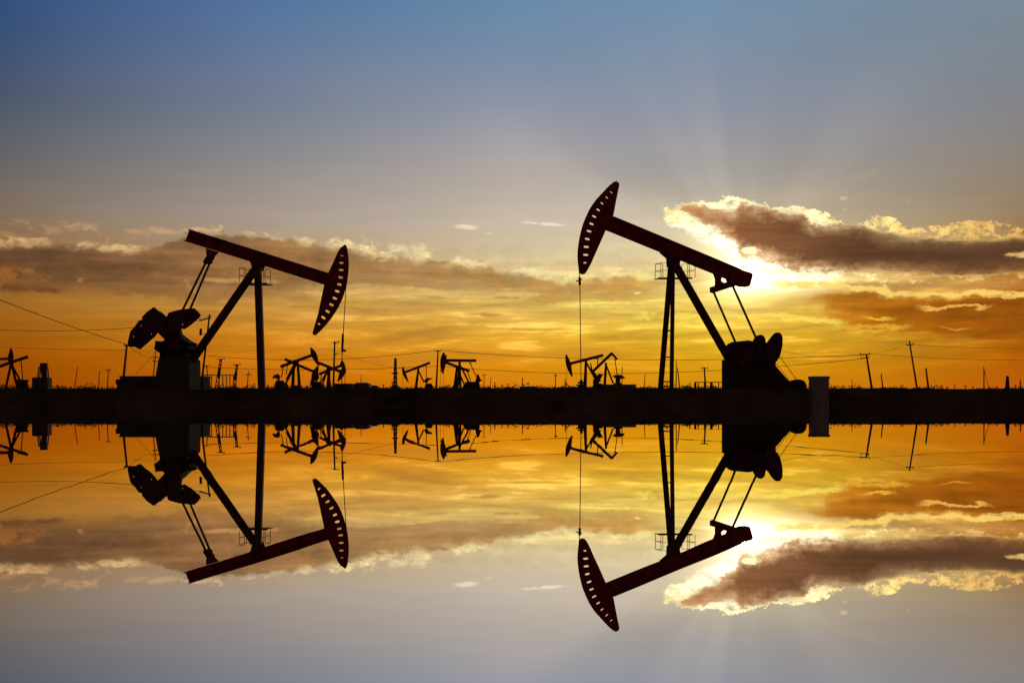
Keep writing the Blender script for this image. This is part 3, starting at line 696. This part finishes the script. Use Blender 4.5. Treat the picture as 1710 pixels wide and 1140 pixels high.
# tank tower on left
Y = 60.0
def pt(x, y): return at(x, y, Y)
cx = pt(70, 0).x
t = thing('tank_stand', (cx, Y, gz(cx, Y)), 'small tank on legs above a concrete plinth near the left edge', 'tank')
a = pt(57, 630); b = pt(83, 630); g = gz(cx, Y) - .4
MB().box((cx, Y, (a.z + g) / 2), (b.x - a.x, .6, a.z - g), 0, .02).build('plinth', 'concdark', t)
m = MB()
for x0, x1 in ((67, 64.5), (78, 79.5)):
    for dy in (-.12, .12): m.tube(pt(x0, 612) + Vector((0, dy, 0)), pt(x1, 630) + Vector((0, dy, 0)), .03, n=6)
m.tube(pt(72.5, 615), pt(73, 630), .1, n=8); m.build('frame', 'steel', t)
a = pt(66.8, 607); b = pt(79.2, 618); m = MB(); m.tube(Vector(((a.x + b.x) / 2, Y, a.z)), Vector(((a.x + b.x) / 2, Y, b.z)), (b.x - a.x) / 2, n=20); m.build('tank', 'steel', t)
MB().tube(Vector(((a.x + b.x) / 2, Y, a.z)), Vector(((a.x + b.x) / 2, Y, a.z + .02)), (b.x - a.x) / 2 + .02, n=20).build('lid', 'steel', t)

# ---------------------------------------------------------------- sky
SUNPX = (1238, 458)
def az_el(px, py):
    k = (px - CX) / F
    return math.atan(k), math.atan((HY - py) / F / math.sqrt(1 + k * k))
def S(px, py):                      # photo pixel -> sky units (F * angle)
    a, e = az_el(px, py); return CX + F * a, HY - F * e

W = bpy.data.worlds.new('World'); sc.world = W; W.use_nodes = True
nt = W.node_tree; nt.nodes.clear(); N = nt.nodes; L = nt.links
class E:
    def __init__(s, sock): s.s = sock
    def __add__(a, b): return op('ADD', a, b)
    def __radd__(a, b): return op('ADD', b, a)
    def __sub__(a, b): return op('SUBTRACT', a, b)
    def __rsub__(a, b): return op('SUBTRACT', b, a)
    def __mul__(a, b): return op('MULTIPLY', a, b)
    def __rmul__(a, b): return op('MULTIPLY', b, a)
    def __truediv__(a, b): return op('DIVIDE', a, b)
    def __neg__(a): return op('MULTIPLY', a, -1)
def put(v, inp):
    if isinstance(v, E): L.new(v.s, inp)
    else: inp.default_value = v
def op(o, a, b=None, c=None, clamp=False):
    n = N.new('ShaderNodeMath'); n.operation = o; n.use_clamp = clamp
    put(a, n.inputs[0])
    if b is not None: put(b, n.inputs[1])
    if c is not None: put(c, n.inputs[2])
    return E(n.outputs[0])
def ss(x, a, b):                    # smoothstep, a may exceed b
    n = N.new('ShaderNodeMapRange'); n.interpolation_type = 'SMOOTHSTEP'
    put(x, n.inputs[0])
    if a < b: n.inputs[1].default_value = a; n.inputs[2].default_value = b; n.inputs[3].default_value = 0; n.inputs[4].default_value = 1
    else: n.inputs[1].default_value = b; n.inputs[2].default_value = a; n.inputs[3].default_value = 1; n.inputs[4].default_value = 0
    return E(n.outputs[0])
def exp(x): return op('EXPONENT', x)
def mn(a, b): return op('MINIMUM', a, b)
def mx(a, b): return op('MAXIMUM', a, b)
def curve(x, pts, lo, hi):
    """piecewise-smooth function of x through pts (x, y); lo..hi the y range"""
    x0, x1 = pts[0][0], pts[-1][0]
    n = N.new('ShaderNodeFloatCurve'); c = n.mapping.curves[0]
    put(op('DIVIDE', x - x0, x1 - x0, clamp=True), n.inputs['Value'])
    P = [((px - x0) / (x1 - x0), (py - lo) / (hi - lo)) for px, py in pts]
    c.points[0].location = P[0]; c.points[1].location = P[-1]
    for p in P[1:-1]: c.points.new(*p)
    for p in c.points: p.handle_type = 'AUTO_CLAMPED'
    n.mapping.use_clip = False; n.mapping.update()
    return E(n.outputs[0]) * (hi - lo) + lo
def comb(x, y, z=0.0):
    n = N.new('ShaderNodeCombineXYZ'); put(x, n.inputs[0]); put(y, n.inputs[1]); put(z, n.inputs[2]); return E(n.outputs[0])
def noise(x, y, sx, sy, detail=6, rough=.55, seed=0.0, dist=0.0):
    n = N.new('ShaderNodeTexNoise'); n.noise_dimensions = '2D'
    put(comb(x * (1 / sx) + seed, y * (1 / sy) + seed * 1.7), n.inputs['Vector'])
    n.inputs['Scale'].default_value = 1; n.inputs['Detail'].default_value = detail; n.inputs['Roughness'].default_value = rough; n.inputs['Distortion'].default_value = dist
    return E(n.outputs['Fac']) - .5
def mix(f, a, b):
    n = N.new('ShaderNodeMix'); n.data_type = 'RGBA'; n.clamp_factor = True
    put(f, n.inputs[0])
    for v, k in ((a, 6), (b, 7)):
        if isinstance(v, E): L.new(v.s, n.inputs[k])
        else: n.inputs[k].default_value = tuple(v) + (1,)
    return E(n.outputs[2])
def cmix(bt, a, b):                 # colour arithmetic, kept in colour sockets throughout
    n = N.new('ShaderNodeMix'); n.data_type = 'RGBA'; n.blend_type = bt; n.clamp_factor = True; n.clamp_result = False
    n.inputs[0].default_value = 1.0
    for v, k in ((a, 6), (b, 7)):
        if isinstance(v, E): L.new(v.s, n.inputs[k])
        else: n.inputs[k].default_value = tuple(v) + (1,)
    return E(n.outputs[2])
def cop(o, a, b): return cmix(o, a, b)
def scl(c, f):
    if not isinstance(f, E):
        return cmix('MULTIPLY', c, (f, f, f))
    n = N.new('ShaderNodeCombineColor')
    for k in range(3): put(f, n.inputs[k])
    return cmix('MULTIPLY', c, E(n.outputs[0]))
def ramp(x, x0, x1, stops):
    n = N.new('ShaderNodeValToRGB'); put(op('DIVIDE', x - x0, x1 - x0, clamp=True), n.inputs[0])
    cr = n.color_ramp; cr.interpolation = 'LINEAR'
    while len(cr.elements) < len(stops): cr.elements.new(.5)
    for e, (p, c) in zip(cr.elements, stops): e.position = (p - x0) / (x1 - x0)
    for e, (p, c) in zip(cr.elements, stops): e.color = lin(c) + (1,)
    return E(n.outputs[0])

tc = N.new('ShaderNodeTexCoord'); sep = N.new('ShaderNodeSeparateXYZ'); L.new(tc.outputs['Generated'], sep.inputs[0])
dx, dy, dz = (E(sep.outputs[i]) for i in range(3))
X = op('ARCTAN2', dx, dy) * F + CX
Yv = HY - op('ARCSINE', dz) * F

# clear-sky colours over height, one ramp per azimuth
rows = [-3700, -1200, -500, 0, 100, 200, 300, 370, 430, 500, 560, 610, 655]
cols = {
    0:    [(10, 22, 45), (20, 42, 80), (36, 65, 110), (45, 79, 128), (56, 80, 118), (76, 87, 107), (104, 101, 101), (128, 110, 92), (146, 106, 64), (154, 102, 38), (157, 90, 12), (151, 72, 0), (149, 66, 2)],
    430:  [(10, 22, 45), (28, 55, 95), (50, 85, 135), (76, 112, 160), (98, 118, 150), (118, 126, 143), (148, 141, 138), (166, 152, 138), (185, 152, 112), (196, 142, 66), (200, 129, 27), (199, 111, 6), (192, 98, 8)],
    855:  [(10, 22, 45), (35, 62, 100), (70, 105, 150), (102, 138, 172), (120, 141, 167), (146, 152, 166), (178, 168, 160), (194, 180, 162), (208, 188, 148), (220, 184, 98), (224, 165, 48), (220, 138, 8), (212, 120, 8)],
    1200: [(10, 22, 45), (38, 64, 98), (76, 108, 148), (110, 141, 171), (126, 144, 166), (144, 149, 163), (168, 162, 156), (200, 186, 160), (228, 210, 160), (232, 203, 98), (224, 182, 42), (218, 154, 4), (211, 134, 4)],
    1710: [(10, 22, 45), (34, 56, 80), (70, 96, 125), (118, 138, 155), (123, 136, 147), (130, 132, 138), (143, 131, 118), (150, 128, 98), (165, 118, 62), (180, 106, 28), (167, 89, 4), (178, 90, 1), (184, 84, 6)],
}
xs = sorted(cols)
base = None
for i, x in enumerate(xs):
    r = ramp(Yv, rows[0], rows[-1], list(zip(rows, cols[x])))
    if base is None: base = r
    else:
        n = N.new('ShaderNodeMapRange'); put(X, n.inputs[0]); n.inputs[1].default_value = S(xs[i - 1], 677)[0]; n.inputs[2].default_value = S(x, 677)[0]
        base = mix(E(n.outputs[0]), base, r)
# soft large-scale unevenness of the clear air
base = scl(base, 1 + noise(X, Yv, 500, 160, 3, .5, 4.0) * .12)

sx, sy = S(*SUNPX)
rx, ry = X - sx, Yv - sy
rr = op('SQRT', rx * rx + ry * ry * 1.5)
# crepuscular fan above the sun
th = op('ARCTAN2', rx, -ry) * (180 / math.pi)
rayc = curve(th, [(-90, .5), (-78, .85), (-64, .9), (-56, .35), (-48, -.45), (-40, -.45), (-32, -.05), (-26, .25), (-22, .12), (-17, .42), (-13, .48), (-8, .22), (-4, -.2), (6, -.1), (14, -.3), (24, -.25), (33, .2), (40, .35), (48, .0), (62, -.2), (90, 0)], -1, 1)
rfade = ss(rr, 40, 180) * ss(rr, 620, 160) * ss(ry, -20, -90)
base = cop('ADD', base, scl((.062, .053, .042), rayc * rfade))

# streaks of thin cloud low in the sky
st = noise(X, Yv + X * .02, 210, 22, 6, .58, 2.2, .3)
st2 = noise(X, Yv, 60, 9, 4, .6, 7.7)
band = ss(Yv, 425, 480) * ss(Yv, 640, 560)
base = scl(base, 1 + (st * 1.15 + st2 * .35) * band * ss(X, -200, 700) * 1.1 + st * .16 * ss(Yv, 200, 380))
# warm-bright wisps
wis = ss(st + st2 * .5, .05, .22) * band * ss(X, 350, 800) * ss(X, 1750, 1250)
base = cop('ADD', base, scl((.24, .18, .055), wis))
dk = ss(st * 1.0 - st2 * .4, -.04, -.2) * band
base = mix(dk * .32 * ss(X, 300, 700), base, lin((205, 135, 60)))

# glow of the sun itself (behind the clouds)
glow = exp(rr * (-1 / 18.)) * 3.4 + exp(rr * (-1 / 60.)) * .22
gcol = mix(ss(rr, 15, 130), (1.0, .93, .62), (1.0, .66, .08))
halo = scl((.05, .035, .004), exp(rr * (-1 / 260.)) * ss(ry, -140, 60))
wedge = exp(-(((rx + 62) * (rx + 62)) * (1 / 4200.) + ((ry + 62 + (rx + 62) * -.62) * (ry + 62 + (rx + 62) * -.62)) * (1 / 520.)))
wedge2 = exp(-((rx - 60) * (rx - 60) * (1 / 5200.) + (ry - 12) * (ry - 12) * (1 / 330.)))
sunlit = cop('ADD', scl(gcol, glow), halo)
sunlit = cop('ADD', sunlit, scl((1.0, .88, .58), wedge * .22 + wedge2 * 1.2))
base = cop('ADD', base, sunlit)

def crv(pts, lo=300, hi=620):
    return curve(X, [S(*p) for p in pts], lo, hi)

nA = noise(X, Yv, 60, 26, 6, .64, 11.0)
nB = noise(X, Yv, 24, 15, 5, .68, 3.0)
nC = noise(X, Yv, 150, 45, 4, .55, 21.0)
nBlob = noise(X, Yv, 46, 32, 5, .6, 31.0, .3)

nD = noise(X, Yv, 10, 7, 4, .7, 57.0)
nE = noise(X, Yv, 320, 14, 4, .6, 71.0)
# ---- cloud A: long bank on the left
topA = crv([(-700, 400), (-60, 408), (0, 404), (60, 404), (150, 408), (215, 414), (250, 408), (290, 396), (330, 388), (400, 390), (480, 397), (560, 408), (640, 424), (700, 430), (780, 440), (850, 449), (910, 457), (960, 466), (1010, 462), (1060, 459), (1120, 466)])
botA = crv([(-700, 495), (0, 490), (80, 488), (150, 494), (220, 500), (300, 505), (400, 503), (500, 500), (560, 488), (640, 482), (720, 488), (800, 491), (880, 488), (940, 500), (1000, 508), (1060, 510), (1120, 506)])
dT = Yv - topA + nA * 26 + nB * 20
dB = botA - Yv + nC * 38 + nA * 34 + nB * 20
aA = ss(dT, -1, 7) * ss(dB, -4, 11) * ss(X, 1135, 1060) * (1 - .75 * ss(nBlob + nC * .4, .12, .26) * ss(dT, 28, 52))
vary = nC * 1.2 + nBlob * .7 + nA * .8 + nE * 1.2
colA = curveA = ramp(X, -100, 1130, [(-100, (94, 60, 34)), (60, (98, 66, 42)), (160, (112, 76, 48)), (300, (136, 94, 56)), (500, (156, 110, 62)), (700, (168, 124, 74)), (900, (184, 130, 66)), (1000, (204, 146, 70)), (1130, (222, 176, 84))])
colA = scl(colA, .94 + vary * .8)
colA = mix(ss(dB, 34, 0) * .55, colA, scl(base, .86))
# fringe on top
frA = ss(dT, -8, -2) * ss(dT, 14, 2) * ss(X, 1130, 1000) * ss(nBlob + nA * .5 + nC * .5, -.10, .12)
lumpL = ss(nBlob + nA * .25, .0, .10) * ss(dT, -34, -16) * ss(dT, 14, 0) * ss(nC + nB * .3, -.06, .05)
puff = lumpL * (ss(X, 330, 180) + ss(X, 590, 640) * ss(X, 740, 700) + ss(X, 850, 870) * ss(X, 925, 905))
frv = 1 + nB * 1.1 + nD * .6 + nA * .5
frc = ramp(X, 0, 1100, [(0, (196, 152, 100)), (300, (214, 178, 125)), (600, (232, 206, 150)), (900, (244, 225, 160)), (1100, (255, 236, 150))])
body_top = ss(dT, 26, 4) * .16
colA = mix(body_top, colA, scl(frc, .62))
sky = mix(aA * .93, base, colA)
sky = mix(mn(frA * .75 + puff * .5, 1.0), sky, scl(frc, frv))

# ---- small wisps in the clear part
def wisp(sky, cx, cy, w, h, tilt, col, k):
    x_, y_ = S(cx, cy); ux = X - x_; uy = Yv - y_ - ux * tilt
    g = exp(-(ux * ux * (1. / (w * w)) + uy * uy * (1. / (h * h))))
    return mix(ss(g * (1 + nB * 2.8 + nA * 2.0), .22, .98) * k, sky, lin(col))
for a in ((776, 379, 28, 4.5, .06, (238, 220, 190), .9), (822, 389, 14, 2.6, .05, (225, 205, 178), .6), (908, 374, 42, 3.4, .07, (240, 226, 200), .9), (1408, 331, 7, 4, 0, (214, 190, 150), .7), (1412, 350, 6, 2.5, 0, (200, 180, 150), .8), (1517, 335, 5, 3, 0, (190, 170, 140), .6), (1410, 300, 75, 9, -.2, (174, 158, 140), .45),
          (400, 469, 75, 4.5, .02, (196, 146, 88), .8), (28, 458, 42, 15, 0, (158, 98, 46), .75), (150, 484, 60, 6, .05, (160, 98, 46), .6), (45, 483, 70, 5, .02, (108, 66, 36), .8),
          (232, 388, 26, 6, .1, (206, 160, 112), .5), (85, 384, 18, 9, 0, (190, 146, 100), .5), (122, 381, 16, 6, 0, (186, 144, 100), .5), (18, 392, 20, 6, .1, (178, 134, 90), .5),
          (270, 385, 30, 6, .12, (212, 172, 122), .5), (350, 387, 26, 5, .15, (206, 168, 120), .5), (430, 391, 30, 4, .08, (222, 188, 138), .75),
          (685, 418, 42, 9, .1, (236, 214, 160), .85), (890, 455, 32, 9, .3, (248, 228, 165), .85), (970, 458, 30, 6, .05, (250, 230, 150), .8), (1075, 462, 24, 7, .1, (250, 232, 150), .7),
          (727, 497, 22, 2.6, .03, (188, 140, 78), .8), (845, 497, 32, 3, .02, (186, 138, 72), .8), (810, 525, 36, 4, .02, (196, 142, 62), .85), (638, 538, 30, 2.4, .03, (192, 132, 52), .7),
          (881, 550, 40, 3, .02, (206, 150, 52), .7), (927, 521, 50, 4, .02, (208, 160, 72), .7), (700, 512, 70, 5, 0, (206, 150, 74), .6), (985, 511, 85, 4.5, .04, (244, 220, 110), .75),
          (700, 483, 60, 4, .1, (228, 188, 100), .7), (870, 491, 50, 3, .02, (236, 196, 98), .6), (1064, 489, 10, 3, 0, (250, 226, 130), .8), (1040, 520, 60, 4, .03, (240, 206, 100), .6),
          (1120, 545, 90, 5, .03, (240, 214, 84), .6), (960, 575, 110, 6, .02, (222, 160, 50), .55), (620, 575, 100, 6, .02, (206, 138, 44), .5)):
    sky = wisp(sky, *a)

sky = scl(sky, 1 + (nB * .26 + nA * .2 + nD * .1) * ss(Yv, 385, 425) * ss(Yv, 520, 490) * ss(X, 1150, 1050))
# ---- cloud C and the streaky bank at lower right
topC = crv([(1320, 520), (1345, 500), (1380, 489), (1430, 488), (1500, 497), (1560, 500), (1640, 494), (1700, 484), (1900, 480)])
botC = crv([(1320, 520), (1360, 512), (1390, 532), (1430, 550), (1500, 558), (1600, 564), (1710, 566), (1900, 560)])
dTC = Yv - topC + nA * 24 + nB * 14; dBC = botC - Yv + nC * 50 + nA * 34 + nB * 20
aC = ss(dTC, -4, 6) * ss(dBC, -14, 22) * ss(X + nA * 200 + nC * 200, 1290, 1372)
colC = ramp(X, 1320, 1720, [(1320, (226, 168, 60)), (1370, (196, 120, 24)), (1450, (172, 96, 8)), (1580, (152, 80, 6)), (1720, (146, 74, 8))])
sky = mix(aC * .92, sky, scl(colC, 1 + st * 1.1 + nBlob * .6 + st2 * .4))
def streak(sky, pts, th, col, k, x0, x1, sol=.0):
    y_ = crv(pts); d = op('ABSOLUTE', Yv - y_ + nA * 22 + nB * 14)
    g = ss(d, th, th * .25) * ss(X, x0 - 15, x0 + 15) * ss(X, x1 + 15, x1 - 15) * ss(nBlob + nA * .3, -.28 + sol, .02 + sol)
    return mix(g * k, sky, col)
sky = streak(sky, [(1300, 474), (1370, 474), (1430, 482), (1500, 490), (1560, 492), (1620, 489), (1690, 492), (1720, 492)], 7, scl(lin((246, 206, 105)), 1.1), .9, 1290, 1690)
sky = streak(sky, [(1300, 470), (1400, 473), (1500, 476), (1600, 476), (1720, 474)], 5, lin((176, 132, 80)), .6, 1400, 1720)
sky = streak(sky, [(1500, 514), (1560, 513), (1640, 512)], 3.6, lin((240, 182, 80)), .9, 1520, 1622, -.1)
sky = streak(sky, [(1400, 530), (1440, 529), (1480, 533)], 3.4, lin((240, 186, 60)), .9, 1432, 1474, -.15)
sky = streak(sky, [(1380, 546), (1440, 545), (1500, 546)], 5, lin((230, 172, 46)), .8, 1370, 1500, -.1)
sky = streak(sky, [(1540, 549), (1565, 546), (1600, 550)], 3, lin((225, 160, 60)), .7, 1552, 1590, -.1)
sky = streak(sky, [(1200, 528), (1260, 527), (1320, 530), (1400, 538)], 6, lin((252, 226, 90)), .7, 1060, 1400, 0)

# ---- cloud B: the dark cloud over the sun
oT = crv([(1100, 362), (1108, 350), (1125, 341), (1180, 337), (1240, 334), (1290, 344), (1345, 346), (1370, 356), (1400, 369), (1440, 370), (1456, 362), (1490, 372), (1540, 380), (1600, 374), (1655, 368), (1680, 376), (1720, 384), (2200, 400)])
iT = crv([(1100, 380), (1130, 345), (1180, 352), (1222, 354), (1240, 346), (1290, 350), (1338, 359), (1356, 373), (1430, 376), (1485, 394), (1540, 400), (1655, 402), (1720, 401), (2200, 410)])
iB = crv([(1100, 340), (1135, 345), (1180, 374), (1225, 400), (1243, 425), (1262, 428), (1286, 434), (1316, 447), (1400, 450), (1522, 453), (1620, 456), (1720, 452), (2200, 450)])
oB = crv([(1100, 372), (1135, 380), (1180, 410), (1225, 430), (1243, 446), (1286, 460), (1330, 466), (1400, 468), (1522, 470), (1620, 470), (1720, 468), (2200, 466)])
w1 = nB * 26 + nA * 18 + nD * 9
dOT = Yv - oT + w1 * 1.3
sft = 1 - .45 * ss(X, 1330, 1450)
dIT = Yv - iT + 4 + (nA * 34 + nB * 30 + nD * 13) * sft + nE * 10
dIB = iB - Yv + 5 + (nA * 36 + nB * 34 + nD * 16) * sft + nE * 12
dOB = oB - Yv + nB * 26 + nA * 26
thin = ss(X, 1350, 1450)
outer = ss(dOT, -1.5, 3.5) * ss(dOB, -4, 8) * (1 - thin * .75 * ss(nB * 1.2 + nA + nD * .6, .02, -.16)) * ss(X + nB * 14, 1106, 1114)
inner = ss(dIT, -3, 6) * ss(dIB, -3, 7) * ss(X + nB * 60 + nA * 40, 1118, 1142)
near = exp(rr * (-1 / 125.))
fcol = ramp(rr, 0, 520, [(0, (255, 246, 205)), (120, (255, 244, 200)), (180, (250, 226, 156)), (260, (236, 200, 122)), (380, (222, 178, 100)), (520, (205, 154, 78))])
fcol = scl(fcol, (1 + near * .8) * (1 + nB * 1.9 + nBlob * 1.0 + nD * .8))
hole = ss(nBlob + nA * .4 + nB * .3, .03, .14)
fr_k = outer * (1 - ss(dIT, 40, 60) * ss(dIT, 60, 90)) 
lowcut = ss(dIB, 4, -6) * ss(X, 1330, 1380) * ss(nBlob + nA * .5, .06, -.08)      # gaps in the lower fringe
sky = mix(outer * (1 - lowcut * .8) * .96, sky, fcol)
idepth = mn(dIT, dIB)
colB = ramp(X, 1120, 1720, [(1120, (214, 150, 92)), (1170, (168, 108, 66)), (1230, (138, 86, 50)), (1300, (122, 78, 50)), (1420, (98, 64, 40)), (1560, (88, 57, 38)), (1720, (86, 56, 36))])
colB = scl(colB, 1 + nC * .8 + nA * .3 + nB * .2 + nE * .8)
colB = mix(ss(dIB, 26, 0) * .6, colB, lin((150, 88, 40)))
colB = mix(ss(idepth, 13, 1) * .45, colB, scl(fcol, .45))
colB = mix(near * 1.1 * ss(idepth, 30, 0), colB, (1.0, .62, .30))
sky = mix(inner, sky, colB)
# little bright breaks low-left in the cloud
for cx, cy, w, h in ((1256, 418, 17, 7),):
    x_, y_ = S(cx, cy); g = exp(-((X - x_) * (X - x_) * (1. / (w * w)) + (Yv - y_) * (Yv - y_) * (1. / (h * h))))
    sky = mix(ss(g * (1 + nB * 2.6 + nA * 2), .3, .75), sky, (1.6, 1.25, .6))
x_, y_ = S(1705, 425); g = exp(-((X - x_) * (X - x_) * (1. / 700) + (Yv - y_) * (Yv - y_) * (1. / 40)))
sky = mix(ss(g * (1 + nB * 2.4 + nA * 2), .4, .9), sky, lin((228, 180, 108)))
# veil of light spilling over everything next to the sun
sky = cop('ADD', sky, scl((1.0, .72, .36), exp(rr * (-1 / 24.)) * .6))

# the half of the sky behind the viewer is dim and blue
fwd = ss(dy, -.35, .75)
sky = mix(fwd, scl(base, 0.0) , sky)
back = ramp(Yv, -3700, 677, [(-3700, (34, 44, 64)), (-1000, (70, 76, 98)), (200, (124, 110, 112)), (677, (148, 114, 98))])
sky = cop('ADD', sky, scl(back, 1 - fwd))
nis = N.new('ShaderNodeTexSky'); nis.sky_type = 'NISHITA'; nis.sun_disc = False
SAZ, SEL = az_el(*SUNPX)
nis.sun_elevation = SEL; nis.sun_rotation = SAZ
sky = cop('ADD', sky, scl(E(nis.outputs[0]), .00015))
bg = N.new('ShaderNodeBackground'); L.new(sky.s, bg.inputs[0]); bg.inputs[1].default_value = 1.0
W.cycles.sampling_method = 'NONE'
ow = N.new('ShaderNodeOutputWorld'); L.new(bg.outputs[0], ow.inputs[0])

# ---------------------------------------------------------------- sun
sl = bpy.data.lights.new('sun', 'SUN'); sl.energy = .5; sl.angle = R(.5); sl.color = (1, .72, .42)
so = bpy.data.objects.new('sun', sl); C.objects.link(so)
Sd = Vector((math.sin(SAZ) * math.cos(SEL), math.cos(SAZ) * math.cos(SEL), math.sin(SEL)))
so.rotation_euler = Sd.to_track_quat('Z', 'Y').to_euler(); so.location = Sd * 100

vs_ = sc.view_settings; vs_.view_transform = 'Standard'; vs_.look = 'None'; vs_.exposure = 0; vs_.gamma = 1
sc.cycles.max_bounces = 4; sc.cycles.diffuse_bounces = 1; sc.cycles.use_denoising = True
sc.cycles.use_adaptive_sampling = True; sc.cycles.adaptive_threshold = 0.02; sc.cycles.adaptive_min_samples = 12
